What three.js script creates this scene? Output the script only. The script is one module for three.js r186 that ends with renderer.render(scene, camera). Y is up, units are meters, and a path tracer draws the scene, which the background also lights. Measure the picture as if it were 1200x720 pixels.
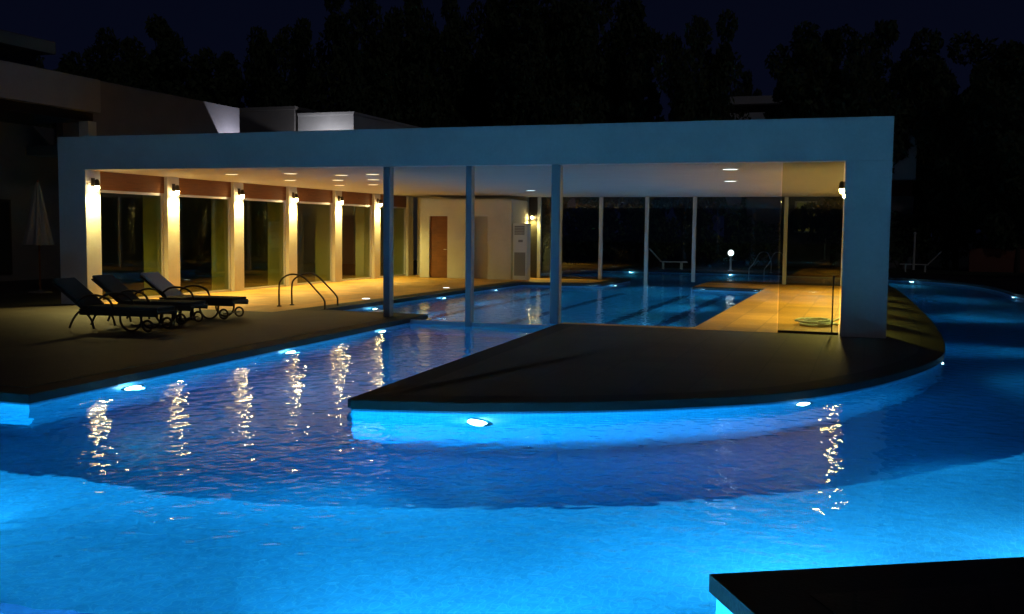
import * as THREE from 'three';
import { mergeGeometries } from 'three/addons/utils/BufferGeometryUtils.js';
import { RoundedBoxGeometry } from 'three/addons/geometries/RoundedBoxGeometry.js';

// ------------------------------------------------------------------ camera, sky, moon, exposure
const scene = new THREE.Scene();
const FOCAL = 1192.26, EYE = 1.72;
const camera = new THREE.PerspectiveCamera(2 * Math.atan(360 / FOCAL) * 180 / Math.PI, 1200 / 720, 0.1, 900);
camera.position.set(0, EYE, 0);
camera.rotation.order = 'YXZ';
camera.rotation.set(-0.0754, 0.3356, 0.0104);
camera.updateMatrixWorld(true);
const renderer = new THREE.WebGLRenderer({ antialias: true });
renderer.setSize(1024, 614);
renderer.toneMapping = THREE.LinearToneMapping;
renderer.toneMappingExposure = 1.0;
renderer.shadowMap.enabled = true;
{
  const W = 256, H = 128, d = new Float32Array(W * H * 4);
  for (let j = 0; j < H; j++) for (let i = 0; i < W; i++) {
    const el = ((j + 0.5) / H - 0.5) * Math.PI, t = Math.max(0, Math.sin(el)), k = (j * W + i) * 4;
    const g = 1 - 0.35 * t;
    d[k] = 0.0017 * g; d[k + 1] = 0.0025 * g; d[k + 2] = 0.0085 * g; d[k + 3] = 1;
  }
  const sky = new THREE.DataTexture(d, W, H, THREE.RGBAFormat, THREE.FloatType);
  sky.mapping = THREE.EquirectangularReflectionMapping; sky.magFilter = THREE.LinearFilter; sky.needsUpdate = true;
  scene.background = sky; scene.environment = sky;
}
const moon = new THREE.DirectionalLight(new THREE.Color(1, 0.93, 0.95), 0.05);
moon.position.set(45, 38, 30); moon.target.position.set(-8, 0, -22); moon.castShadow = true; moon.shadow.radius = 6;
Object.assign(moon.shadow.camera, { left: -50, right: 50, top: 50, bottom: -50, near: 1, far: 200 });
scene.add(moon, moon.target);

// ------------------------------------------------------------------ helpers
let seedState = 7;
const rnd = () => { seedState = (seedState * 1664525 + 1013904223) >>> 0; return seedState / 4294967296; };
const rr = (a, b) => a + (b - a) * rnd();
const V = (x, y, z) => new THREE.Vector3(x, y, z);
const taken = new Map();
function numbered(name) { const n = taken.get(name) ?? 0; taken.set(name, n + 1); return n ? `${name}_${String(n).padStart(3, '0')}` : name; }
function ray(u, v) { return V((u - 600) / FOCAL, (360 - v) / FOCAL, -1).applyQuaternion(camera.quaternion); }
function on(u, v, axis, val) { const d = ray(u, v), t = (val - camera.position[axis]) / d[axis]; return camera.position.clone().addScaledVector(d, t); }
function through(u, v, yWater, yBed) {               // refracted ray down to a level bed
  const d = ray(u, v).normalize(), p = on(u, v, 'y', yWater), h = Math.hypot(d.x, d.z), s = h / 1.333, dy = -Math.sqrt(1 - s * s);
  const t = (yBed - yWater) / dy; return [p.x + d.x / h * s * t, p.z + d.z / h * s * t];
}
function shadows(o) { o.traverse((m) => { if (m.isMesh) { m.castShadow = true; m.receiveShadow = true; } }); return o; }
function part(name, geo, mat, parent) { const m = new THREE.Mesh(geo, mat); m.name = name; m.castShadow = m.receiveShadow = true; parent.add(m); return m; }
function structure(name, geo, mat) { const m = new THREE.Mesh(geo, mat); m.name = numbered(name); m.castShadow = m.receiveShadow = true; m.userData.kind = 'structure'; scene.add(m); return m; }
function thing(name, label, category, pos = [0, 0, 0], turn = 0, group) {
  const o = new THREE.Group(); o.name = numbered(name); o.position.set(...pos); o.rotation.y = turn;
  o.userData = { label, category }; if (group) o.userData.group = group; scene.add(o); return o;
}
function single(name, geo, mat, label, category, group) { const m = new THREE.Mesh(geo, mat); m.name = numbered(name); m.castShadow = m.receiveShadow = true; m.userData = { label, category }; if (group) m.userData.group = group; scene.add(m); return m; }
function copyOf(src, pos, turn, label, group, scale) {
  const c = src.clone(); c.name = numbered(src.name.replace(/_\d{3}$/, '')); c.position.set(...pos); c.rotation.y = turn;
  c.userData = { ...src.userData }; if (label) c.userData.label = label; if (group) c.userData.group = group; if (scale) c.scale.set(...scale); scene.add(c); return c;
}
function box(x0, x1, y0, y1, z0, z1, r = 0) {        // box between two corners, uv in metres
  const w = Math.abs(x1 - x0), h = Math.abs(y1 - y0), d = Math.abs(z1 - z0);
  const g = r ? new RoundedBoxGeometry(w, h, d, 2, r) : new THREE.BoxGeometry(w, h, d);
  const p = g.attributes.position, n = g.attributes.normal, uv = g.attributes.uv, cx = (x0 + x1) / 2, cy = (y0 + y1) / 2, cz = (z0 + z1) / 2;
  g.translate(cx, cy, cz);
  for (let i = 0; i < p.count; i++) {
    const ax = Math.abs(n.getX(i)), ay = Math.abs(n.getY(i)), az = Math.abs(n.getZ(i));
    if (ay >= ax && ay >= az) uv.setXY(i, p.getX(i), p.getZ(i)); else if (ax >= az) uv.setXY(i, p.getZ(i), p.getY(i)); else uv.setXY(i, p.getX(i), p.getY(i));
  }
  return g.index ? g.toNonIndexed() : g;
}
function tube(points, r, seg = 24, rad = 8, closed = false) { return new THREE.TubeGeometry(new THREE.CatmullRomCurve3(points, closed, 'centripetal'), seg, r, rad, closed).toNonIndexed(); }
function cyl(r0, r1, a, b, seg = 12) {               // tapered bar from a to b
  const d = b.clone().sub(a), g = new THREE.CylinderGeometry(r1, r0, d.length(), seg).toNonIndexed();
  g.applyQuaternion(new THREE.Quaternion().setFromUnitVectors(V(0, 1, 0), d.clone().normalize())); const m = a.clone().add(b).multiplyScalar(0.5); return g.translate(m.x, m.y, m.z);
}
const merge = (list) => mergeGeometries(list.map((g) => (g.index ? g.toNonIndexed() : g)));
function poly(points, holes = []) {
  const s = new THREE.Shape(points.map(([x, z]) => new THREE.Vector2(x, -z)));
  for (const h of holes) s.holes.push(new THREE.Path(h.map(([x, z]) => new THREE.Vector2(x, -z)))); return s;
}
function sheet(points, y, holes) { const g = new THREE.ShapeGeometry(poly(points, holes)); return g.rotateX(-Math.PI / 2).translate(0, y, 0); }
function slab(points, y0, y1, holes, bevel = 0) {
  const g = new THREE.ExtrudeGeometry(poly(points, holes), { depth: y1 - y0 - 2 * bevel, bevelEnabled: bevel > 0, bevelSize: bevel, bevelThickness: bevel, bevelOffset: -bevel, bevelSegments: 2 });
  return g.rotateX(-Math.PI / 2).translate(0, y0 + bevel, 0);
}
function offset(points, d) {                          // d > 0 grows a counter-clockwise (in x, -z) outline
  const n = points.length, out = [];
  for (let i = 0; i < n; i++) {
    const a = points[(i + n - 1) % n], b = points[i], c = points[(i + 1) % n];
    const e1 = [b[0] - a[0], b[1] - a[1]], e2 = [c[0] - b[0], c[1] - b[1]], l1 = Math.hypot(...e1), l2 = Math.hypot(...e2);
    const n1 = [-e1[1] / l1, e1[0] / l1], n2 = [-e2[1] / l2, e2[0] / l2]; let m = [n1[0] + n2[0], n1[1] + n2[1]]; const l = Math.hypot(...m); m = [m[0] / l, m[1] / l];
    const k = Math.min(2.5, 1 / Math.max(0.2, m[0] * n1[0] + m[1] * n1[1])); out.push([b[0] + m[0] * d * k, b[1] + m[1] * d * k]);
  }
  return out;
}
function ccw(points) { let a = 0; points.forEach(([x, z], i) => { const [u, w] = points[(i + 1) % points.length]; a += x * w - u * z; }); return a < 0 ? points : points.slice().reverse(); }
function smooth(points, n) { return new THREE.CatmullRomCurve3(points.map(([x, z]) => V(x, 0, z)), false, 'centripetal').getPoints(n).map((p) => [p.x, p.z]); }
function ribbon(points, y0, y1) {                     // closed vertical band, uv in metres
  const pos = [], uv = []; let run = 0;
  points.forEach((a, i) => {
    const b = points[(i + 1) % points.length], l = Math.hypot(b[0] - a[0], b[1] - a[1]);
    pos.push(a[0], y0, a[1], b[0], y0, b[1], b[0], y1, b[1], a[0], y0, a[1], b[0], y1, b[1], a[0], y1, a[1]);
    uv.push(run, y0, run + l, y0, run + l, y1, run, y0, run + l, y1, run, y1); run += l;
  });
  const g = new THREE.BufferGeometry(); g.setAttribute('position', new THREE.Float32BufferAttribute(pos, 3)); g.setAttribute('uv', new THREE.Float32BufferAttribute(uv, 2)); g.computeVertexNormals(); return g;
}

// ------------------------------------------------------------------ textures
function lattice(n, seed) { const keep = seedState; seedState = seed; const a = new Float32Array(n * n).map(() => rnd()); seedState = keep; return a; }
function tileNoise(n, seed) {
  const a = lattice(n, seed);
  return (x, y) => { x = ((x % 1) + 1) % 1 * n; y = ((y % 1) + 1) % 1 * n; const i = Math.floor(x) % n, j = Math.floor(y) % n, fx = x - Math.floor(x), fy = y - Math.floor(y), u = fx * fx * (3 - 2 * fx), v = fy * fy * (3 - 2 * fy), i1 = (i + 1) % n, j1 = (j + 1) % n;
    return (a[j * n + i] * (1 - u) + a[j * n + i1] * u) * (1 - v) + (a[j1 * n + i] * (1 - u) + a[j1 * n + i1] * u) * v; };
}
function tex(size, metres, fn, srgb = true) {         // fn(u, v) -> [r, g, b] linear 0..1 or a number
  const d = new Uint8Array(size * size * 4), enc = (c) => Math.round(255 * Math.min(1, Math.max(0, srgb ? (c <= 0.0031308 ? 12.92 * c : 1.055 * c ** (1 / 2.4) - 0.055) : c)));
  for (let j = 0; j < size; j++) for (let i = 0; i < size; i++) { const r = fn((i + 0.5) / size, (j + 0.5) / size), c = typeof r === 'number' ? [r, r, r] : r, k = (j * size + i) * 4; d[k] = enc(c[0]); d[k + 1] = enc(c[1]); d[k + 2] = enc(c[2]); d[k + 3] = 255; }
  const t = new THREE.DataTexture(d, size, size); t.wrapS = t.wrapT = THREE.RepeatWrapping; t.magFilter = THREE.LinearFilter; t.minFilter = THREE.LinearMipmapLinearFilter; t.generateMipmaps = true; if (srgb) t.colorSpace = THREE.SRGBColorSpace; t.repeat.set(1 / metres, 1 / metres); t.needsUpdate = true; return t;
}
const n4 = tileNoise(4, 11), n9 = tileNoise(9, 12), n23 = tileNoise(23, 13), n64 = tileNoise(64, 14), n160 = tileNoise(160, 15), n256 = tileNoise(256, 16);
const cloudy = (u, v) => 0.42 * n4(u, v) + 0.28 * n9(u, v) + 0.18 * n23(u, v) + 0.12 * n64(u, v);
const mix3 = (a, b, t) => a.map((x, i) => x + (b[i] - x) * t);
const mul3 = (a, k) => a.map((x) => x * k);
function slabTex(nx, ny, base, dark, seed) {           // paving slabs with joints, each slab its own tone
  const tone = lattice(32, seed);
  return (u, v) => { const x = u * nx, y = v * ny, i = Math.floor(x), j = Math.floor(y), ex = Math.min(x - i, i + 1 - x), ey = Math.min(y - j, j + 1 - y), joint = Math.min(ex, ey) < 0.014;
    const k = 0.72 + 0.5 * tone[(j % 32) * 32 + (i % 32)]; return mul3(joint ? dark : base, k * (0.75 + 0.35 * cloudy(u, v) + 0.2 * n160(u, v))); };
}
const plasterTex = tex(512, 4, (u, v) => mul3([0.6, 0.6, 0.6], 0.78 + 0.28 * cloudy(u, v) + 0.06 * n160(u, v)));
const plasterBump = tex(512, 1.2, (u, v) => 0.5 * n64(u, v) + 0.5 * n160(u, v), false);
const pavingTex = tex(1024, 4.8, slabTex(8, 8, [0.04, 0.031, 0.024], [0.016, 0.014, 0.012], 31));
const pavingBump = tex(512, 1.6, (u, v) => 0.4 * n64(u, v) + 0.6 * n160(u, v), false);
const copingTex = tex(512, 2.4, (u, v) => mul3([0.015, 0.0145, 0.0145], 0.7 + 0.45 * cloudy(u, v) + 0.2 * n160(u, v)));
const floorTex = tex(1024, 4.8, slabTex(8, 8, [0.56, 0.285, 0.05], [0.34, 0.18, 0.04], 41));
const mosaic = (base) => { const tone = lattice(64, 51); return (u, v) => { const x = u * 64, y = v * 64, i = Math.floor(x) % 64, j = Math.floor(y) % 64, g = Math.min(x % 1, 1 - x % 1, y % 1, 1 - y % 1) < 0.06; return mul3(g ? mix3(base, [0.5, 0.6, 0.65], 0.3) : base, (0.9 + 0.16 * tone[j * 64 + i]) * (0.97 + 0.06 * cloudy(u, v))); }; };
const tileTex = tex(1024, 2.56, mosaic([0.1, 0.36, 0.54]));
const laneTex = tex(512, 1.28, mosaic([0.02, 0.06, 0.14]));
const woodTex = tex(512, 1.6, (u, v) => { const g = 0.55 + 0.45 * n9(u * 0.3, v) * 0.5 + 0.3 * n160(u * 0.04, v); return mul3([0.2, 0.07, 0.015], g + 0.1 * n64(u * 0.1, v)); });
const boardTex = tex(512, 3, (u, v) => { const y = v * 10, e = Math.min(y % 1, 1 - y % 1) < 0.03; return mul3([0.52, 0.51, 0.48], (e ? 0.62 : 1) * (0.9 + 0.12 * cloudy(u, v))); });
const grassTex = tex(512, 6, (u, v) => mul3([0.028, 0.04, 0.016], 0.5 + 0.6 * cloudy(u, v) + 0.5 * n256(u, v)));
const leafTone = tex(128, 1, (u, v) => mul3([0.05, 0.075, 0.03], 0.6 + 0.8 * n23(u, v)));
const clothTex = tex(256, 0.3, (u, v) => mul3([0.45, 0.45, 0.45], 0.75 + 0.25 * ((Math.floor(u * 128) + Math.floor(v * 128)) % 2) + 0.15 * n64(u, v)));
let rippleSlope = 1;
const RIPPLE = 6.4;
const rippleTex = (() => {
  const S = 1024, h = new Float32Array(S * S), keep = seedState; seedState = 99;
  for (let w = 0; w < 90; w++) {
    const len = 0.075 * (0.42 / 0.075) ** rnd(), a = rr(0, Math.PI * 2), kx = Math.round(RIPPLE / len * Math.cos(a)), ky = Math.round(RIPPLE / len * Math.sin(a)), k = Math.hypot(kx, ky);
    if (k < 3) continue;
    const amp = (RIPPLE / k) ** 1.15, ph = rr(0, Math.PI * 2), cx = new Float32Array(S), sx = new Float32Array(S), cy = new Float32Array(S), sy = new Float32Array(S);
    for (let i = 0; i < S; i++) { const t = 2 * Math.PI * i / S; cx[i] = Math.cos(kx * t + ph); sx[i] = Math.sin(kx * t + ph); cy[i] = Math.cos(ky * t); sy[i] = Math.sin(ky * t); }
    for (let j = 0; j < S; j++) { const c = amp * cy[j], s = amp * sy[j], o = j * S; for (let i = 0; i < S; i++) h[o + i] += cx[i] * c - sx[i] * s; }
  }
  seedState = keep;
  let lo = 1e9, hi = -1e9; for (const x of h) { lo = Math.min(lo, x); hi = Math.max(hi, x); }
  const d = new Float32Array(S * S * 4); let sum = 0;
  for (let j = 0; j < S; j++) for (let i = 0; i < S; i++) { const k = j * S + i, x = (h[k] - lo) / (hi - lo); d[k * 4] = d[k * 4 + 1] = d[k * 4 + 2] = x; d[k * 4 + 3] = 1; const y = (h[j * S + (i + 1) % S] - lo) / (hi - lo); sum += ((y - x) * S / RIPPLE) ** 2; }
  rippleSlope = Math.sqrt(sum / (S * S));
  const t = new THREE.DataTexture(d, S, S, THREE.RGBAFormat, THREE.FloatType); t.wrapS = t.wrapT = THREE.RepeatWrapping; t.magFilter = THREE.LinearFilter; t.repeat.set(1 / RIPPLE, 1 / RIPPLE); t.needsUpdate = true; return t;
})();

// ------------------------------------------------------------------ materials
const std = (o) => new THREE.MeshStandardMaterial({ roughness: 0.8, ...o }), rgb = (r, g, b) => new THREE.Color().setRGB(r, g, b);
const M = {
  plaster: std({ map: plasterTex, bumpMap: plasterBump, bumpScale: 0.002, roughness: 0.9 }),
  cream: std({ map: plasterTex, color: rgb(1, 0.93, 0.78), bumpMap: plasterBump, bumpScale: 0.002, roughness: 0.85 }),
  paving: std({ map: pavingTex, bumpMap: pavingBump, bumpScale: 0.003, roughness: 0.62 }),
  coping: std({ map: copingTex, bumpMap: pavingBump, bumpScale: 0.002, roughness: 0.7 }),
  floor: std({ map: floorTex, bumpMap: pavingBump, bumpScale: 0.001, roughness: 0.5 }),
  tile: std({ map: tileTex, roughness: 0.35 }),
  lane: std({ map: laneTex, roughness: 0.35 }),
  wood: std({ map: woodTex, roughness: 0.85 }),
  ceiling: std({ map: boardTex, roughness: 0.75 }),
  steel: std({ color: rgb(0.5, 0.51, 0.52), metalness: 1, roughness: 0.28 }),
  aluminium: std({ color: rgb(0.3, 0.31, 0.34), metalness: 0.2, roughness: 0.42 }),
  paleMetal: std({ color: rgb(0.55, 0.55, 0.54), metalness: 0.3, roughness: 0.45 }),
  bronze: std({ color: rgb(0.06, 0.05, 0.04), metalness: 0.6, roughness: 0.4 }),
  darkRattan: std({ color: rgb(0.03, 0.018, 0.012), roughness: 0.6 }),
  darkCloth: std({ map: clothTex, color: rgb(0.1, 0.09, 0.09), roughness: 0.95 }),
  greyCloth: std({ map: clothTex, color: rgb(1.3, 1.25, 1.22), roughness: 0.95 }),
  canvas: std({ map: clothTex, color: rgb(0.6, 0.54, 0.5), roughness: 0.95 }),
  whitePlastic: std({ color: rgb(0.62, 0.64, 0.6), roughness: 0.5 }),
  grille: std({ color: rgb(0.22, 0.22, 0.2), roughness: 0.6 }),
  hose: std({ color: rgb(0.62, 0.74, 0.68), roughness: 0.5 }),
  grass: std({ map: grassTex, roughness: 1 }),
  bark: std({ color: rgb(0.05, 0.037, 0.027), roughness: 0.95 }),
  leaf: std({ map: leafTone, roughness: 0.8, side: THREE.DoubleSide }),
  greyRender: std({ map: plasterTex, color: rgb(0.52, 0.53, 0.6), roughness: 0.95 }),
  darkRender: std({ map: plasterTex, color: rgb(0.34, 0.33, 0.4), roughness: 0.95 }),
  terracotta: std({ map: plasterTex, color: rgb(0.42, 0.15, 0.1), roughness: 0.9 }),
  stoneGrey: std({ map: plasterTex, color: rgb(0.3, 0.285, 0.28), roughness: 0.95 }),
  glass: new THREE.MeshPhysicalMaterial({ color: rgb(0.9, 0.94, 0.93), transmission: 1, thickness: 0, roughness: 0, ior: 1.5 }),
  tintedGlass: new THREE.MeshPhysicalMaterial({ color: rgb(0.76, 0.82, 0.56), transmission: 1, thickness: 0, roughness: 0, ior: 1.5 }),
  greenGlass: new THREE.MeshPhysicalMaterial({ color: rgb(0.78, 0.8, 0.64), transmission: 1, thickness: 0, roughness: 0, ior: 1.5 }),
  water: new THREE.MeshPhysicalMaterial({ color: rgb(1, 1, 1), transmission: 1, thickness: 1, roughness: 0, ior: 1.333, attenuationColor: rgb(0.4, 0.87, 0.965), attenuationDistance: 2, bumpMap: rippleTex, bumpScale: 0.025 / rippleSlope }),
  poolLens: std({ color: rgb(0.8, 0.9, 1), emissive: rgb(0.55, 0.9, 1), emissiveIntensity: 20, roughness: 0.3 }),
  warmBulb: std({ color: rgb(1, 0.9, 0.7), emissive: rgb(1, 0.72, 0.3), emissiveIntensity: 120 }),
  downGlow: std({ color: rgb(1, 0.95, 0.8), emissive: rgb(1, 0.8, 0.4), emissiveIntensity: 2.2 }),
  whiteGlow: std({ color: rgb(1, 1, 1), emissive: rgb(0.9, 0.97, 1), emissiveIntensity: 3.5 }),
  dimWindow: std({ color: rgb(0.3, 0.28, 0.15), emissive: rgb(1, 0.85, 0.3), emissiveIntensity: 0.05, roughness: 0.3 }),
};
const WARM = new THREE.Color().setRGB(1, 0.8, 0.23), POOLCOL = new THREE.Color().setRGB(0.2, 0.65, 0.96);

// ------------------------------------------------------------------ ground, pools, water
const WATER = -0.12, BED = -1.75, INDOOR = -1.55, SHELF = -0.95;
const banks = ccw([
  [-15, -2.6], [0.75, -2.6], [-0.7, -5.08], [0.85, -5.97], [3, -7.2], [5.5, -8.6],
  ...smooth([[5.6, -20], [5.3, -28], [4.3, -32.6], [4.0, -37], [3.34, -40.3], [2.2, -42.2], [0.9, -43.2], [-2.5, -44.6], [-6, -45.2]], 30), [-13, -45.4], [-13, -36.8], [-8.2, -36.8], [-8.2, -32.45], [-10.82, -32], [-10.95, -19], [-8.4, -18.9], [-8.02, -8.07], [-15, -8.05],
]);
const island = ccw([
  [-4.93, -9.1], ...smooth([[-4.86, -9.04], [-4.2, -9.2], [-3.48, -9.44], [-2.45, -9.95], [-1.76, -10.4], [-0.86, -11.17], [-0.11, -12.31], [0.56, -13.86], [1.03, -15.53], [1.2, -17.3], [1.26, -21.1], [1.14, -27.5], [0.95, -33], [0.7, -36.6]], 60),
  [-5.2, -36.6], [-5.2, -32.24], [-2.97, -31.95], [-2.93, -18.3], [-5.4, -18.22],
]);
{
  const outer = [[-320, 120], [320, 120], [320, -420], [-320, -420]];
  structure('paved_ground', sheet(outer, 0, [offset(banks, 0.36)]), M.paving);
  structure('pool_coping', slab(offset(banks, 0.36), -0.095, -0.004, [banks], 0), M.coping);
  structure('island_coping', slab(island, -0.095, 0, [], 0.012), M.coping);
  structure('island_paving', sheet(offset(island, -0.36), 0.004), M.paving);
  structure('pool_wall', ribbon(offset(banks, 0.03), BED - 0.1, -0.09), M.tile);
  structure('island_wall', ribbon(offset(island, -0.03), BED - 0.1, -0.09), M.tile);
  structure('pool_floor', sheet([[-16, -1], [8, -1], [8, -47], [-16, -47]], BED), M.tile);
  structure('indoor_pool_floor', slab([[-11.2, -18.1], [-2.8, -18.1], [-2.8, -35], [-11.2, -35]], BED - 0.05, INDOOR), M.tile);
  const edge = [[0, 553], [89, 561], [200, 580], [311, 589], [400, 594], [578, 596], [711, 594], [800, 589], [911, 578], [1000, 568], [1111, 549], [1200, 532]].map(([u, v]) => through(u, v, WATER, SHELF));
  const last = edge[edge.length - 1], curve = smooth([[-15.2, -7.1], [-10.5, -7.1], ...edge, [last[0] + 1.2, last[1] - 1.6], [last[0] + 2.6, last[1] - 4], [5.8, last[1] - 6]], 70);
  structure('pool_shelf', slab(ccw([[-15.2, -2.3], ...curve, [6.2, -8], [3.2, -7], [0.9, -2.3]]), BED - 0.05, SHELF), M.tile);
  const lip = [[-200, 690], [0, 708], [125, 722], [300, 742]].map(([u, v]) => through(u, v, WATER, -0.5));
  structure('pool_step', slab(ccw([...lip, [lip[3][0], -2.4], [lip[0][0], -2.4]]), SHELF - 0.02, -0.5), M.tile);
  structure('step_nosing', ribbonSheet(lip, 0.1, -0.494), M.lane);
  for (const x of [-9.2, -7.2, -5.2, -4.1]) structure('lane_line', sheet([[x - 0.13, -19.6], [x + 0.13, -19.6], [x + 0.13, -31.2], [x - 0.13, -31.2]], INDOOR + 0.005), M.lane);
  const water = box(-16, 7, BED - 0.3, WATER, -47, -1.5);
  structure('pool_water', water, M.water);
  structure('lawn', sheet([[-200, -47.5], [200, -47.5], [200, -400], [-200, -400]], 0.012), M.grass);
  structure('side_lawn', sheet([[8.5, 20], [150, 20], [150, -47.4], [8.5, -47.4]], 0.012), M.grass);
}
function ribbonSheet(line, w, y) {
  const a = line, b = line.map(([x, z]) => [x, z + w]); return sheet(ccw([...a, ...b.reverse()]), y);
}
structure('interior_floor', sheet(ccw([[-16.28, -17.9], [-11.42, -17.9], [-11.28, -32.34], [-8.58, -32.74], [-8.58, -34.95], [-16.28, -34.95]]), 0.004), M.floor);
structure('interior_floor', sheet(ccw([[-5.32, -17.96], [-0.42, -17.96], [-0.42, -34.95], [-5.17, -34.95], [-5.17, -32.27], [-2.94, -31.98], [-2.9, -18.33], [-5.32, -18.25]]), 0.008), M.floor);

// ------------------------------------------------------------------ pavilion
const XLO = -16.72, XLI = -15.99, XRI = -0.394, XRO = 0.3325, TOP = 3.635, SOF = 2.922, ZF = -17.8, ZB = -35.03, STEP = 2.73, COLZ = (i) => -18.02 - STEP * i;
const pav = thing('pool_pavilion', 'long white flat-roofed pavilion with open front over the indoor pool', 'pavilion');
{
  part('pillar', box(XLO, XLI, 0, SOF, ZF - 0.46, ZF, 0.01), M.plaster, pav);
  part('pillar', box(XRI, XRO, 0, SOF, ZF - 0.46, ZF, 0.01), M.plaster, pav);
  part('front_beam', box(XLO, XRO, SOF + 0.001, TOP, ZF - 0.46, ZF, 0.01), M.plaster, pav);
  part('roof', box(XLO, XRO, SOF + 0.06, TOP - 0.08, ZB - 0.3, ZF - 0.462), M.plaster, pav);
  part('ceiling', box(XLO + 0.01, XRO - 0.01, SOF, SOF + 0.058, ZB - 0.2, ZF - 0.463), M.ceiling, pav);
  // side walls of columns, timber lintels and glazed bays
  for (const side of [-1, 1]) {
    const face = side < 0 ? XLI : XRI, out = side < 0 ? XLO : XRO, gx = face + side * 0.16, lo = Math.min, hi = Math.max;
    for (let i = 1; i <= 6; i++) part('column', box(lo(face, out), hi(face, out), 0, SOF - 0.002, COLZ(i) - 0.225, COLZ(i) + 0.225, 0.008), M.cream, pav);
    for (let i = 0; i < 6; i++) {
      const z0 = (i ? COLZ(i) - 0.225 : ZF - 0.46) - 0.002, z1 = COLZ(i + 1) + 0.227, a = lo(gx - 0.05, gx + 0.05), b = hi(gx - 0.05, gx + 0.05);
      part('lintel_panel', box(a - 0.02, b + 0.02, 2.52, SOF - 0.003, z1, z0), M.wood, pav);
      const w = part('window', merge([box(a, b, 2.46, 2.517, z1, z0), box(a, b, 0, 0.06, z1, z0), box(a, b, 0.06, 2.46, z0 - 0.06, z0), box(a, b, 0.06, 2.46, z1, z1 + 0.06)]), M.paleMetal, pav);
      part('pane', box(gx - 0.004, gx + 0.004, 0.06, 2.46, z1 + 0.06, z0 - 0.06), M.tintedGlass, w);
    }
  }
  // front glazing across the channel and the island
  const gz = ZF - 0.22, posts = [-8.86, -7.145, -5.43];
  for (const x of posts) part('glazing_post', box(x - (x < -7.5 ? 0.07 : x < -6 ? 0.055 : 0.085), x + (x < -7.5 ? 0.07 : x < -6 ? 0.055 : 0.085), x === -5.43 || x === -8.86 ? 0.002 : -0.14, SOF - 0.002, gz - 0.09, gz + 0.09, 0.008), M.aluminium, pav);
  part('bottom_rail', box(-8.4, -7.205, -0.14, -0.04, gz - 0.035, gz + 0.035), M.paleMetal, pav);
  part('bottom_rail', box(-7.085, -5.4, -0.14, -0.04, gz - 0.035, gz + 0.035), M.paleMetal, pav);
  const pane = (x0, x1, y0, m, n = 'glass_panel') => part(n, box(x0, x1, y0, SOF - 0.004, gz - 0.006, gz + 0.006), m, pav);
  pane(-8.785, -7.205, -0.035, M.glass); pane(-7.085, -5.52, -0.035, M.glass); pane(-5.34, -1.44, 0.012, M.glass);
  const door = pane(-1.42, XRI - 0.03, 0.05, M.greenGlass, 'glass_door');
  part('door_rail', box(-1.42, XRI - 0.03, 0.01, 0.048, gz - 0.02, gz + 0.02), M.bronze, door);
  part('door_pull', merge([cyl(0.012, 0.012, V(-0.53, 0.05, gz + 0.05), V(-0.53, 1.02, gz + 0.05)), cyl(0.008, 0.008, V(-0.53, 0.3, gz), V(-0.53, 0.3, gz + 0.05)), cyl(0.008, 0.008, V(-0.53, 0.95, gz), V(-0.53, 0.95, gz + 0.05))]), M.bronze, door);
  // back glazing
  const back = [-11.2, -8.92, -7.28, -5.63, -2.6, -0.75];
  for (const x of back) part('glazing_post', box(x - 0.06, x + 0.06, x > -8 && x < -5.7 ? -0.3 : 0.01, SOF - 0.002, ZB - 0.07, ZB + 0.07, 0.006), M.paleMetal, pav);
  for (let i = 0; i + 1 < back.length; i++) part('glass_panel', box(back[i] + 0.06, back[i + 1] - 0.06, back[i] < -5.7 && back[i] > -9 ? -0.06 : 0.012, SOF - 0.004, ZB - 0.006, ZB + 0.006), M.glass, pav);
  part('back_column', box(-11.58, -11.28, 0.01, SOF - 0.003, ZB - 0.1, ZB + 0.05), M.bronze, pav);
  part('back_wall', box(-16.0, -11.62, 0.01, SOF - 0.003, ZB - 0.12, ZB + 0.05), M.cream, pav);
}
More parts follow.
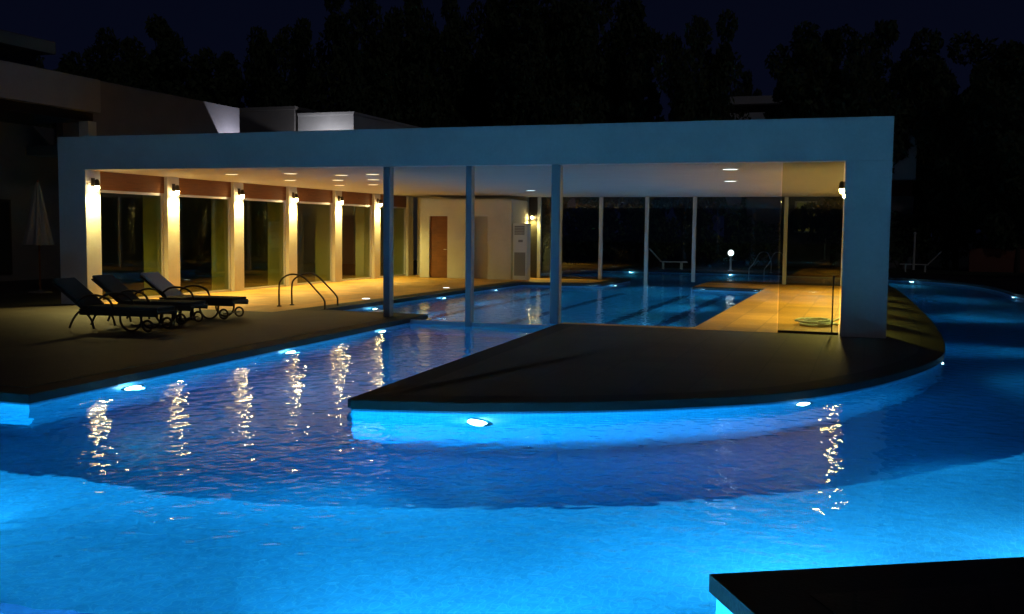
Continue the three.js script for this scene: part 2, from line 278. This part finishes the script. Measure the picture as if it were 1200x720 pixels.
// changing room and air conditioner in the back corner
{
  const r = thing('changing_room', 'cream changing-room block with two doorways in the pavilion corner', 'room');
  const z = -33.1, d = -34.9, top = 2.72, D1 = [-14.68, -13.98], D2 = [-13.12, -12.46], dh = 2.22;
  part('front_wall', merge([box(-15.04, D1[0], 0.012, dh, z - 0.14, z), box(D1[1], D2[0], 0.012, dh, z - 0.14, z), box(D2[1], -11.6, 0.012, dh, z - 0.14, z), box(-15.04, -11.6, dh, top, z - 0.14, z)]), M.cream, r);
  part('side_wall', box(-15.04, -14.92, 0.012, top, d, z - 0.142), M.cream, r);
  part('side_wall', box(-11.72, -11.6, 0.012, top, d, z - 0.142), M.cream, r);
  part('roof', box(-15.02, -11.62, top + 0.002, top + 0.06, d, z - 0.02), M.cream, r);
  const a = part('door', box(D1[0] + 0.01, D1[1] - 0.01, 0.02, dh - 0.03, z - 0.12, z - 0.08), M.wood, r);
  part('door_handle', cyl(0.012, 0.012, V(D1[1] - 0.16, 1.02, z - 0.05), V(D1[1] - 0.05, 1.02, z - 0.05)), M.steel, a);
  part('inner_partition', box(D2[0] - 0.3, D2[1] + 0.4, 0.012, top - 0.05, z - 0.5, z - 0.42), M.cream, r);
  for (const D of [D1, D2]) part('door_head', box(D[0], D[1], dh - 0.028, dh - 0.002, z - 0.13, z + 0.012), M.paleMetal, r);
  const c = thing('air_conditioner', 'tall grey floor-standing air conditioner cabinet beside the changing room', 'air conditioner', [-11.28, 0.012, -33.3]);
  const body = part('cabinet', box(-0.26, 0.26, 0, 1.94, -0.2, 0.2, 0.02), M.whitePlastic, c);
  part('air_outlet', box(-0.2, 0.16, 1.55, 1.86, 0.198, 0.212), M.grille, body);
  for (let i = 0; i < 5; i++) part('louvre', box(-0.195, 0.155, 1.58 + i * 0.055, 1.592 + i * 0.055, 0.206, 0.226), M.whitePlastic, body);
  part('intake_grille', box(-0.2, 0.2, 0.15, 0.95, 0.198, 0.208), M.grille, body);
  part('control_panel', box(-0.06, 0.1, 1.3, 1.38, 0.198, 0.206), M.grille, body);
}

// ------------------------------------------------------------------ lamps
function spot(color, cd, from, to, angle, penumbra, radius) {
  const s = new THREE.SpotLight(color, cd, 0, angle, penumbra, 2); s.position.copy(from); s.target.position.copy(to); s.castShadow = true; s.shadow.radius = radius; scene.add(s, s.target); return s;
}
let sconceProto;
function sconce(x, y, z, side, label, group, cd = 34) {  // side: +1 the lamp sticks out towards +x, -1 towards -x; 0 towards +z
  const turn = side > 0 ? 0 : side < 0 ? Math.PI : -Math.PI / 2;
  if (!sconceProto) {
    sconceProto = thing('wall_lamp', label, 'wall lamp', [x, y, z], turn, group);
    part('back_plate', box(0.002, 0.022, 0.02, 0.2, -0.05, 0.05, 0.004), M.bronze, sconceProto);
    part('arm', cyl(0.012, 0.012, V(0.02, 0.15, 0), V(0.12, 0.15, 0)), M.bronze, sconceProto);
    part('hood', new THREE.LatheGeometry([[0.012, 0.17], [0.03, 0.165], [0.05, 0.13], [0.062, 0.02], [0.058, 0.02], [0.046, 0.125], [0.012, 0.155]].map(([a, b]) => new THREE.Vector2(a, b)), 20).translate(0.12, 0, 0), M.bronze, sconceProto);
    part('bulb', new THREE.SphereGeometry(0.048, 14, 10).scale(1, 1.5, 1).translate(0.12, 0.0, 0), M.warmBulb, sconceProto);
  } else copyOf(sconceProto, [x, y, z], turn, label, group);
  const dx = side ? side * 0.12 : 0, dz = side ? 0 : 0.12;
  spot(WARM, cd, V(x + dx, y - 0.085, z + dz), V(x + dx, 0, z + dz), 1.35, 0.7, 2.5);
}
for (let i = 0; i < 6; i++) sconce(XLI, 2.56, COLZ(i), 1, i ? `bronze wall lamp glowing down the ${['', 'first', 'second', 'third', 'fourth', 'fifth'][i]} cream column past the pillar by the loungers` : 'bronze wall lamp on the inner face of the pavilion pillar by the loungers', 'wall lamps along the timber-lintel side');
for (let i = 1; i < 6; i++) sconce(XRI, 2.56, COLZ(i), -1, `bronze wall lamp on the ${['', 'first', 'second', 'third', 'fourth', 'fifth'][i]} side column behind the wide white pillar`, 'wall lamps behind the wide pillar');
sconce(-11.43, 2.2, ZB + 0.05, 0, 'bronze wall lamp glowing on the back wall beside the air conditioner', 'wall lamps', 14);
[[-13.6, -19.7], [-13.75, -22.4], [-13.9, -25.2], [-12.05, -19.65], [-12.45, -22.5], [-12.7, -24.9], [-11.2, -20.4], [-11.4, -22.35], [-10.32, -20.2], [-9.58, -29.07], [-2.51, -19.65], [-3.08, -24.17]].forEach(([x, z], i) => {
  const d = thing('ceiling_light', i < 9 ? 'small round warm recessed light in the ceiling by the wall lamps' : ['small round white ceiling light in front of the changing room', 'small round white ceiling light by the front glazing of the island', 'small round white ceiling light above the indoor pool edge by the hose'][i - 9], 'ceiling light', [x, SOF, z], 0, 'recessed ceiling lights');
  part('trim_ring', new THREE.TorusGeometry(0.145, 0.016, 8, 28).rotateX(Math.PI / 2), M.paleMetal, d);
  part('lens', new THREE.CylinderGeometry(0.137, 0.137, 0.016, 28).translate(0, -0.006, 0), i > 8 ? M.whiteGlow : M.downGlow, d);
  spot(i > 8 ? new THREE.Color(1, 0.97, 0.9) : WARM, i > 8 ? 0.8 : 1.6, V(x, SOF - 0.03, z), V(x, 0, z), 1.2, 0.8, 4);
});
let poolProto;
function poolLight(x, z, dirx, dirz, label, group, cd = 70, y = -0.5, tilt = 0.12, ang = 1.25, pen = 0.7) {
  const turn = Math.atan2(dirx, dirz);
  if (!poolProto) {
    poolProto = thing('pool_light', label, 'pool light', [x, y, z], turn, group);
    part('rim', new THREE.LatheGeometry([[0.09, 0], [0.13, 0], [0.13, 0.015], [0.12, 0.024], [0.098, 0.026], [0.09, 0.018]].map(([a, b]) => new THREE.Vector2(a, b)), 28).rotateX(Math.PI / 2), M.steel, poolProto);
    part('lens', new THREE.SphereGeometry(0.16, 24, 8, 0, Math.PI * 2, 0, 0.62).translate(0, -0.112, 0).rotateX(Math.PI / 2), M.poolLens, poolProto);
  } else copyOf(poolProto, [x, y, z], turn, label, group);
  const l = Math.hypot(dirx, dirz), ux = dirx / l, uz = dirz / l;
  spot(POOLCOL, cd, V(x + ux * 0.1, y, z + uz * 0.1), V(x + ux * 2, y - tilt * 2, z + uz * 2), ang, pen, 4);
}
const gL = 'pool lights along the terrace wall', gI = 'pool lights round the paved island', gN = 'pool lights in the camera-side wall', gR = 'pool lights along the outer bank', gP = 'pool lights inside the pavilion pool';
poolLight(-3.62, -9.38, -0.28, 1, 'bright round pool light under the tip of the paved island', gI, 42, -0.47, 0.1, 0.75, 1);
poolLight(-0.62, -11.53, 0.75, 0.8, 'round pool light in the curved island wall below the wide pillar', gI, 42, -0.3, 0.1, 0.75, 1);
poolLight(1.05, -15.9, 1, 0.1, 'round pool light where the island wall turns along the side channel', gI, 8, -0.28);
scene.children.find((o) => o.name === 'pool_light').scale.setScalar(1.35);
[[-5.03, -10.2], [-5.14, -12.6], [-5.26, -15]].forEach(([x, z], i) => poolLight(x, z, -1, 0, `${['first', 'second', 'third'][i]} round pool light from the island tip in the straight island wall`, gI, 24, -0.32, -0.12, 0.62, 1));
poolLight(1.16, -27, 1, 0, 'round pool light on the side channel wall of the island', gI, 9);
[[-8.05, -9.6], [-8.19, -13.25], [-8.33, -16.6]].forEach(([x, z], i) => poolLight(x + 0.03, z, 1, 0.1, `${['first', 'second', 'third'][i]} round pool light from the terrace corner in the channel wall`, gL, 3, -0.3));
poolLight(-11.5, -8.1, 0, 1, 'round pool light in the terrace front wall', gL, 5, -0.45);
for (const x of [-8.8, -6.8, -5.0, -3.3, -1.6]) poolLight(x, -2.66, 0, -1, 'round pool light in the camera-side pool wall', gN, x < -8 ? 110 : x < -6 ? 145 : 190, -0.27, -0.1, 0.9, 1);
poolLight(4.6, -8.2, -0.5, -1, 'round pool light in the camera-side pool wall', gN, 30, -0.32, 0.02);
for (const [x, z, cd] of [[0.15, -5.66, 26], [1.7, -6.55, 24]]) poolLight(x, z, -0.5, -0.87, 'round pool light in the wall below the dark corner deck', gN, cd, -0.27, -0.02, 1.3, 1);
for (const z of [-13, -19.5, -26]) poolLight(5.55, z, -1, 0, 'round pool light in the outer bank of the side channel', gR, 50, -0.4, 0.3, 0.34, 1);
poolLight(4.18, -33.6, -1, 0.2, 'round pool light where the outer bank bends behind the pavilion', gR, 13, -0.28);
poolLight(1.7, -42.75, -0.5, 1, 'round pool light in the far bank beyond the wide pillar', gR, 13, -0.28);
poolLight(-5.6, -45.1, 0, 1, 'round pool light in the far bank below the globe lamp', gR, 13, -0.28);
poolLight(-10.1, -45.25, 0, 1, 'round pool light in the far bank beyond the back glazing', gR, 13, -0.28);
poolLight(-8.12, -33.9, 1, 0.1, 'round pool light in the channel below the back platform', gP, 14, -0.35);
for (const z of [-21.3, -25.4, -29.5]) poolLight(-10.85, z, 1, 0, 'round pool light in the pavilion pool wall by the changing room side', gP, 26, -0.4);
for (const z of [-21, -26, -30.5]) poolLight(-3.03, z, -1, 0, 'round pool light in the pavilion pool wall by the hose side', gP, 26, -0.4);
// floor spots beside the indoor pool
[[-11.62, -27.45], [-11.52, -22.2]].forEach(([x, z]) => {
  const f = thing('floor_light', z < -25 ? 'small round floor light in front of the changing room' : 'small round floor light beside the pool handrails', 'floor light', [x, 0.006, z], 0, 'floor lights beside the indoor pool');
  part('ring', new THREE.TorusGeometry(0.1, 0.012, 8, 24).rotateX(Math.PI / 2), M.steel, f);
  part('lens', new THREE.CylinderGeometry(0.09, 0.095, 0.02, 24).translate(0, 0.006, 0), M.whiteGlow, f);
  spot(new THREE.Color(0.95, 0.97, 1), 0.6, V(x, 0.05, z), V(x, 2, z), 1.2, 0.8, 3);
});

// ------------------------------------------------------------------ rails, hose, loungers, umbrella
function hoop(name, a, b, label, cat, group, mat, H = 0.72) {
  const t = thing(name, label, cat, [a.x, 0, a.z], Math.atan2(-(b.z - a.z), b.x - a.x), group), L = Math.hypot(b.x - a.x, b.z - a.z);
  part('rail', tube([V(0, 0, 0), V(0, 0.4, 0), V(0.03, 0.55, 0), V(0.2, H - 0.04, 0), V(0.42, H, 0), V(L * 0.55, H - 0.06, 0), V(L * 0.8, 0.42, 0), V(L, 0.18, 0), V(L + 0.01, 0.06, 0), V(L + 0.01, -0.25, 0)], 0.02, 60, 10), mat, t);
  part('base_flange', new THREE.CylinderGeometry(0.05, 0.055, 0.02, 20).translate(0, 0.014, 0), mat, t);
}
hoop('pool_handrail', on(327, 359.5, 'y', 0), on(380, 362.5, 'y', 0), 'curved steel pool handrail at the indoor pool corner', 'handrail', 'handrails at the indoor pool corner', M.bronze);
hoop('pool_handrail', on(342, 358, 'y', 0), on(395, 358, 'y', 0), 'curved steel pool handrail at the indoor pool corner', 'handrail', 'handrails at the indoor pool corner', M.bronze);
hoop('pool_handrail', V(-3.9, 0, -44.95), V(-4.75, 0, -44.3), 'pale steel pool handrail on the far bank beyond the glass door', 'handrail', 'handrails on the far bank', M.steel, 0.9);
hoop('pool_handrail', V(-3.3, 0, -44.75), V(-4.1, 0, -44.1), 'pale steel pool handrail on the far bank beyond the glass door', 'handrail', 'handrails on the far bank', M.steel, 0.9);
{
  const pts = []; for (let i = 0; i < 90; i++) { const a = i / 90 * Math.PI * 2 * 5.3, r = 0.27 + 0.07 * Math.sin(a * 0.37) + rr(-0.02, 0.02); pts.push(V(-0.85 + r * 0.95 * Math.cos(a) + 0.05 * Math.sin(a * 0.21), 0.03 + 0.02 * Math.floor(i / 18) + rr(0, 0.01), -19.75 + r * 1.5 * Math.sin(a))); }
  pts.push(V(-0.6, 0.03, -20.6), V(-0.5, 0.03, -21.2));
  single('garden_hose', tube(pts, 0.021, 500, 7), M.hose, 'pale green hose coiled on the floor behind the glass door', 'hose');
}
function lounger(pos, turn, label, cloth, group) {   // head at -x, foot at +x
  const t = thing('sun_lounger', label, 'sun lounger', pos, turn, group);
  const rail = (z) => tube([V(-0.2, 0.34, z), V(0.3, 0.33, z), V(0.9, 0.32, z), V(1.28, 0.33, z)], 0.026, 16, 8);
  const fr = part('frame', merge([rail(-0.3), rail(0.3), cyl(0.024, 0.024, V(1.27, 0.33, -0.31), V(1.27, 0.33, 0.31)), cyl(0.024, 0.024, V(-0.2, 0.34, -0.31), V(-0.2, 0.34, 0.31))]), M.darkRattan, t);
  for (const z of [-0.31, 0.31]) part('side_rail', box(-0.24, 1.28, 0.265, 0.375, z - 0.018, z + 0.018, 0.008), M.darkRattan, fr);
  for (let i = 0; i < 16; i++) { const x = -0.14 + i * 0.088; part('seat_slat', box(x, x + 0.07, 0.35, 0.372, -0.29, 0.29, 0.006), M.darkRattan, fr); }
  const back = part('backrest', box(-0.03, 0.0, 0, 0.78, -0.31, 0.31, 0.012).rotateZ(0.92).translate(-0.16, 0.36, 0), M.darkRattan, t);
  part('back_cushion', box(0.002, 0.055, 0.02, 0.8, -0.3, 0.3, 0.025).rotateZ(0.92).translate(-0.16, 0.37, 0), cloth, back);
  part('seat_cushion', box(-0.12, 1.26, 0.374, 0.425, -0.3, 0.3, 0.022), M.darkCloth, t);
  for (const z of [-0.31, 0.31]) {
    part('leg', tube([V(0.55, 0.33, z), V(0.57, 0.14, z), V(0.68, 0.03, z), V(0.82, 0.02, z), V(0.94, 0.12, z), V(0.97, 0.32, z)], 0.02, 30, 8), M.darkRattan, t);
    part('leg', tube([V(-0.45, 0.03, z), V(-0.36, 0.2, z), V(-0.2, 0.34, z), V(-0.02, 0.2, z), V(0.04, 0.03, z)], 0.02, 30, 8), M.darkRattan, t);
    part('armrest', tube([V(-0.28, 0.5, z), V(-0.1, 0.6, z), V(0.15, 0.61, z), V(0.36, 0.52, z), V(0.44, 0.34, z)], 0.021, 30, 8), M.darkRattan, t);
    part('wheel', new THREE.TorusGeometry(0.09, 0.02, 8, 24).translate(1.08, 0.11, z), M.darkRattan, t);
  }
  t.scale.setScalar(0.94);
  part('axle', cyl(0.012, 0.012, V(1.08, 0.11, -0.31), V(1.08, 0.11, 0.31)), M.darkRattan, t);
  return t;
}
lounger([-12.05, 0.004, -13.75], 0.12, 'dark sun lounger with raised back nearest the terrace corner', M.darkCloth, 'sun loungers on the terrace');
lounger([-12.35, 0.004, -15.0], 0.12, 'dark sun lounger standing between the two others', M.darkCloth, 'sun loungers on the terrace');
lounger([-12.33, 0.004, -16.25], 0.1, 'sun lounger with a pale grey back cushion by the lit floor', M.greyCloth, 'sun loungers on the terrace');
{
  const t = thing('side_table', 'small dark low table between the sun loungers', 'side table', [-11.95, 0.004, -15.55], 0.1);
  part('tabletop', box(-0.22, 0.22, 0.4, 0.43, -0.22, 0.22, 0.01), M.darkRattan, t);
  for (const [x, z] of [[-0.19, -0.19], [0.19, -0.19], [-0.19, 0.19], [0.19, 0.19]]) part('leg', box(x - 0.022, x + 0.022, 0, 0.399, z - 0.022, z + 0.022), M.darkRattan, t);
}
{
  const p = on(47, 344, 'y', 0), t = thing('closed_parasol', 'closed pale canvas parasol standing beside the pavilion pillar', 'parasol', [p.x, 0, p.z]);
  part('pole', cyl(0.025, 0.02, V(0, 0.05, 0), V(0, 2.85, 0)), M.wood, t);
  const g = new THREE.LatheGeometry([[0.02, 2.8], [0.06, 2.7], [0.13, 2.3], [0.21, 1.8], [0.28, 1.45], [0.33, 1.24], [0.3, 1.22], [0.05, 1.5]].map(([a, b]) => new THREE.Vector2(a, b)), 64), q = g.attributes.position;
  for (let i = 0; i < q.count; i++) { const a = Math.atan2(q.getZ(i), q.getX(i)), k = 1 + 0.16 * Math.sin(a * 8) + 0.06 * Math.sin(a * 3 + 1); q.setX(i, q.getX(i) * k); q.setZ(i, q.getZ(i) * k); }
  g.computeVertexNormals(); part('canopy', g, M.canvas, t);
  part('base', new THREE.LatheGeometry([[0, 0.1], [0.05, 0.1], [0.07, 0.06], [0.26, 0.05], [0.28, 0.0], [0, 0]].map(([a, b]) => new THREE.Vector2(a, b)), 32), M.stoneGrey, t);
}
function chairFar(pos, turn, label) {
  const t = thing('deck_chair', label, 'deck chair', pos, turn);
  part('backrest', box(-0.02, 0.02, 0, 0.8, -0.28, 0.28, 0.008).rotateZ(0.75).translate(-0.3, 0.36, 0), M.whitePlastic, t);
  part('seat', box(-0.32, 0.9, 0.32, 0.36, -0.28, 0.28, 0.008), M.whitePlastic, t);
  for (const z of [-0.24, 0.24]) { part('leg', box(0.62, 0.67, 0, 0.319, z - 0.02, z + 0.02), M.whitePlastic, t); part('leg', box(-0.22, -0.17, 0, 0.319, z - 0.02, z + 0.02), M.whitePlastic, t); }
}
chairFar([-8.7, 0.004, -46.6], 0.3, 'white reclined deck chair on the far bank beyond the back glazing');
chairFar([2.3, 0.012, -50], Math.PI, 'pale deck chair on the lawn beyond the wide pillar');
{
  const t = thing('globe_lamp', 'short garden lamp with a glowing white globe on the far bank', 'lamp', [-5.75, 0.004, -46]);
  part('post', new THREE.LatheGeometry([[0.12, 0], [0.12, 0.03], [0.05, 0.06], [0.045, 0.62], [0.09, 0.68], [0.0, 0.7]].map(([a, b]) => new THREE.Vector2(a, b)), 20), M.whitePlastic, t);
  part('globe', new THREE.SphereGeometry(0.13, 24, 16).translate(0, 0.81, 0), M.whiteGlow, t);
  const l = new THREE.PointLight(new THREE.Color(0.95, 0.98, 1), 1.2); l.position.set(-5.75, 0.81, -46); l.castShadow = true; l.shadow.radius = 7; scene.add(l);
}
{
  const t = thing('marker_post', 'slim white post on the lawn beyond the wide pillar', 'post', [2.1, 0.012, -52.5]);
  part('shaft', cyl(0.06, 0.05, V(0, 0, 0), V(0, 1.75, 0)), M.whitePlastic, t); part('cap', new THREE.SphereGeometry(0.07, 14, 10).translate(0, 1.76, 0), M.whitePlastic, t);
}

// ------------------------------------------------------------------ buildings behind
{
  const h = thing('hotel_building', 'dim white hotel wing with terrace parapets behind the loungers', 'building');
  part('upper_parapet', box(-22.25, -22, 5.12, 6.1, -25.2, -4), M.greyRender, h);
  part('terrace_slab', box(-30, -22.3, 4.85, 5.118, -25.2, -4), M.bronze, h);
  part('rear_parapet', box(-23.75, -23.5, 4.0, 6.38, -34.6, -25.25), M.darkRender, h);
  part('roof_fascia', box(-30, -24.5, 7.12, 7.5, -26.1, -4), M.stoneGrey, h);
  part('set_back_wall', box(-30, -25.2, 5.15, 7.118, -26, -4), M.stoneGrey, h);
  part('lower_wall', box(-30, -25, 0, 4.848, -34.5, -4), M.stoneGrey, h);
  part('rear_roof', box(-30, -23.752, 3.9, 4.2, -34.6, -25.3), M.stoneGrey, h);
  for (let i = 0; i < 5; i++) { const z = -8 - i * 5; const w = part('window', box(-25.02, -24.96, 0.2, 2.5, z - 1.6, z), M.bronze, h); part('pane', box(-24.958, -24.95, 0.28, 2.42, z - 1.52, z - 0.08), M.glass, w); }
  for (let i = 0; i < 4; i++) { const z = -8 - i * 5; const w = part('window', box(-25.22, -25.16, 5.3, 6.9, z - 1.8, z), M.bronze, h); part('pane', box(-25.158, -25.15, 5.38, 6.82, z - 1.72, z - 0.08), M.glass, w); }
  for (const z of [-12, -18.5, -25]) part('terrace_column', box(-22.5, -22.15, 0, 4.848, z - 0.17, z + 0.17), M.plaster, h);
}
{
  const s = thing('stair_block', 'dull square stair block rising behind the pavilion roof', 'building');
  part('wall', box(-29.9, -26.75, 0, 7.5, -48, -44), M.stoneGrey, s); part('roof_cap', box(-30, -26.65, 7.502, 7.66, -48.1, -43.9), M.stoneGrey, s);
  const s2 = thing('annex_building', 'pale flat-roofed annex showing above the pavilion roof', 'building');
  part('wall', box(-26.6, -23.55, 0, 7.2, -53, -44.1), M.plaster, s2); part('roof_cap', box(-26.6, -23.5, 7.202, 7.32, -53, -44.05), M.plaster, s2);
  const s3 = thing('roof_house', 'small distant flat roof showing between the trees', 'building');
  part('wall', box(-8.2, -4.9, 0, 8.8, -66, -62), M.plaster, s3); part('roof_slab', box(-8.3, -4.8, 9.3, 9.75, -66, -61.9), M.plaster, s3); part('roof_wall', box(-8.1, -5.0, 8.802, 9.298, -65.8, -62.5), M.bronze, s3);
  const s4 = thing('garden_house', 'narrow grey two-storey house beside the wide pillar', 'building');
  part('wall', box(-6, 2.05, 0, 3.6, -58, -54), M.stoneGrey, s4); part('upper_wall', box(-2, 2.1, 4.4, 6.9, -58, -54), M.plaster, s4); part('loggia_wall', box(-2, 2.0, 3.602, 4.398, -58, -54.6), M.terracotta, s4);
  const w = part('window', merge([box(-3.6, -3.5, 1.75, 3.35, -54.05, -53.96), box(-2.6, -2.5, 1.75, 3.35, -54.05, -53.96), box(-3.5, -2.6, 3.27, 3.35, -54.05, -53.96), box(-3.5, -2.6, 1.75, 1.83, -54.05, -53.96)]), M.paleMetal, s4);
  part('pane', box(-3.498, -2.602, 1.832, 3.268, -54.03, -53.99), M.dimWindow, w);
  part('downpipe', cyl(0.05, 0.05, V(-2.05, 0.4, -53.93), V(-2.05, 1.6, -53.93)), M.paleMetal, s4);
}
function flood(pos, to, cd, angle, label) {
  const t = thing('floodlight', label, 'floodlight', pos, Math.atan2(to[0], to[2]));
  const h = part('housing', box(-0.11, 0.11, -0.12, 0.02, -0.08, 0.08, 0.012), M.bronze, t);
  part('lens', box(-0.095, 0.095, 0.0205, 0.03, -0.065, 0.065), M.whiteGlow, h);
  part('bracket', box(-0.02, 0.02, -0.2, -0.121, -0.02, 0.02), M.bronze, t);
  spot(new THREE.Color(0.93, 0.92, 1), cd, V(pos[0], pos[1] + 0.08, pos[2]), V(pos[0] + to[0], pos[1] + 0.08 + to[1], pos[2] + to[2]), angle, 0.06, 1);
}
flood([-23.2, 4.17, -34.05], [0, 1, -0.16], 40, 0.87, 'floodlight washing the end of the hotel terrace parapet');
flood([-24.6, 5.2, -43.2], [0, 1, -0.35], 11, 1.2, 'floodlight washing the pale annex wall behind the pavilion');
single('garden_wall', box(-30, -16.9, 0, 2.9, -27.3, -27), M.stoneGrey, 'grey garden wall behind the closed parasol', 'wall');
single('low_wall', box(4.5, 16, 0, 1.1, -52.3, -52), M.terracotta, 'low reddish garden wall beyond the side channel', 'wall');

// ------------------------------------------------------------------ trees and shrubs
function leafCluster(list, c, r, n, size) {
  for (let i = 0; i < n; i++) {
    const a = rr(0, Math.PI * 2), b = Math.acos(rr(-1, 1)), d = r * Math.cbrt(rr(0.12, 1)), p = V(c.x + d * Math.sin(b) * Math.cos(a), c.y + d * 0.8 * Math.cos(b), c.z + d * Math.sin(b) * Math.sin(a));
    const u = V(rr(-1, 1), rr(-1, 1), rr(-1, 1)).normalize(), w = V(rr(-1, 1), rr(-1, 1), rr(-1, 1)).cross(u).normalize(), s = size * rr(0.6, 1.3);
    const q = [p.clone().addScaledVector(u, s), p.clone().addScaledVector(w, s * 0.45), p.clone().addScaledVector(u, -s), p.clone().addScaledVector(w, -s * 0.45)];
    for (const k of [0, 1, 2, 0, 2, 3]) list.push(q[k].x, q[k].y, q[k].z);
  }
}
function foliage(list) {
  const g = new THREE.BufferGeometry(), uv = new Float32Array(list.length / 3 * 2); for (let i = 0; i < uv.length; i++) uv[i] = list[Math.floor(i / 12) * 18 + (i % 2) * 2] * 0.31;
  g.setAttribute('position', new THREE.Float32BufferAttribute(list, 3)); g.setAttribute('uv', new THREE.BufferAttribute(uv, 2)); g.computeVertexNormals(); return g;
}
function treeProto(name, label, H, R, conic) {          // built at unit placement, later cloned
  const t = thing(name, label, 'tree', [0, 0, 0], 0, 'trees behind the pavilion');
  const trunkTop = H * (conic ? 0.9 : 0.55), lean = rr(-0.4, 0.4), geos = [tube([V(0, -0.1, 0), V(lean * 0.3, trunkTop * 0.35, 0.1), V(lean, trunkTop * 0.7, -0.1), V(lean * 0.8, trunkTop, 0)], 0.17, 14, 8)];
  const leaves = [], limbs = conic ? 36 : 30;
  for (let i = 0; i < limbs; i++) {
    const f = conic ? 0.16 + 0.82 * i / limbs : 0.2 + 0.78 * rnd(), a = i * 2.4 + rr(-0.4, 0.4), env = conic ? (1.02 - f) / 0.72 : Math.sqrt(Math.max(0.05, 1 - ((f - 0.6) / 0.46) ** 2));
    const L = R * env * rr(0.6, 1.05), s = V(lean * f, trunkTop * Math.min(1, f * (conic ? 1.05 : 0.95)), 0), e = V(Math.cos(a) * L, H * f + (conic ? -0.3 : 0.2), Math.sin(a) * L);
    geos.push(cyl(0.07, 0.02, s, e, 6));
    const m = conic ? 3 : 4; for (let k = 0; k < m; k++) { const q = s.clone().lerp(e, 0.45 + 0.6 * k / (m - 1)); leafCluster(leaves, q.add(V(rr(-0.4, 0.4), rr(-0.2, 0.5), rr(-0.4, 0.4))), (conic ? 0.55 : 0.95) * rr(0.7, 1.2) * (0.5 + 0.5 * env), conic ? 130 : 230, 0.19); }
  }
  leafCluster(leaves, V(lean * 0.8, H * 0.97, 0), conic ? 0.4 : 0.9, 260, 0.17);
  part('trunk', merge(geos), M.bark, t); part('crown', foliage(leaves), M.leaf, t); return t;
}
const labTree = 'dark broad-crowned tree silhouetted against the night sky', labPine = 'dark pointed tree silhouetted against the night sky';
const protos = [treeProto('broadleaf_tree', labTree, 10, 3.4, false), treeProto('broadleaf_tree', labTree, 10, 3.0, false), treeProto('broadleaf_tree', labTree, 10, 3.8, false), treeProto('conifer_tree', labPine, 10, 2.4, true)];
const treeLabels = ['dark broad tree behind the hotel terrace parapet', 'low dark tree behind the hotel roof fascia', 'dark pointed tree behind the bright lit end of the parapet', 'dark broad tree behind the stair block', 'tall dark tree right behind the pale annex roof', , , 'tallest dark broad tree above the middle of the pavilion roof', , , 'dark tree standing alone beside the small distant roof', 'small far tree just behind the small distant roof', 'wide dark tree above the wide pillar', 'dark pointed tree between the distant roof and the wide pillar', , , , , 'dark broad tree rising behind the hotel building'];
const used = protos.map(() => false);
[[205, 52, 58, -54, 0], [140, 62, 45, -58, 1], [268, 66, 42, -56, 3], [335, 46, 52, -56, 2], [425, 4, 48, -52, 1], [500, 26, 52, -55, 0], [562, 18, 52, -60, 2], [640, -4, 62, -54, 0], [705, 4, 55, -58, 1], [752, 34, 40, -55, 3], [822, 38, 42, -54, 1], [868, 98, 26, -70, 0], [985, 32, 70, -54, 2], [920, 60, 34, -58, 3], [1050, 74, 40, -60, 0], [1132, 40, 58, -55, 1], [1205, 56, 62, -52, 2], [1090, 100, 50, -64, 0], [40, 70, 60, -62, 2]].forEach(([u, v, half, z, k], n) => {
  const top = on(u, v, 'z', z), depth = top.clone().sub(camera.position).length(), w = half / FOCAL * depth, R0 = [3.4, 3.0, 3.8, 2.4][k], H = top.y * (u > 850 ? 0.97 : 1.02);
  const pos = [top.x, 0, z], sc = [w / R0, H / 10, w / R0];
  if (!used[k]) { used[k] = true; protos[k].position.set(...pos); protos[k].scale.set(...sc); protos[k].rotation.y = rr(0, 6); if (treeLabels[n]) protos[k].userData.label = treeLabels[n]; } else copyOf(protos[k], pos, rr(0, 6), treeLabels[n] ?? (k === 3 ? labPine : labTree), null, sc);
});
{
  const proto = (R, H) => { const t = thing('garden_shrub', 'dark leafy shrub in the hedge beyond the far bank', 'shrub', [0, 0, 0], 0, 'shrubs beyond the far bank'), l = [], st = []; for (let i = 0; i < 26; i++) { const c = V(rr(-1, 1) * R * 0.8, rr(0.25, 1) * H, rr(-1, 1) * R * 0.6); leafCluster(l, c, 0.55, 60, 0.12); if (i < 7) st.push(cyl(0.03, 0.012, V(rr(-0.2, 0.2), 0, rr(-0.2, 0.2)), c, 6)); } part('stem', merge(st), M.bark, t); part('foliage', foliage(l), M.leaf, t); return t; };
  const a = proto(1.5, 2.2), b = proto(1.8, 2.8); let first = [true, true];
  const spots = []; for (let x = -19; x < 18; x += 2.3) if (x < -4.6 || x > -0.6) spots.push([x + rr(-0.4, 0.4), -49.5 - rr(0, 1.6) - (x > 1 ? 3.5 : 0)]);
  spots.push([9.2, -38], [10, -33], [9.5, -28.5], [9.6, -43.5]);
  spots.forEach(([x, z], i) => { const k = i % 2, src = [a, b][k], s = rr(0.85, 1.15); if (first[k]) { first[k] = false; src.position.set(x, 0, z); src.rotation.y = rr(0, 6); } else copyOf(src, [x, 0, z], rr(0, 6), null, null, [s, s * rr(0.9, 1.2), s]); });
}
renderer.render(scene, camera);
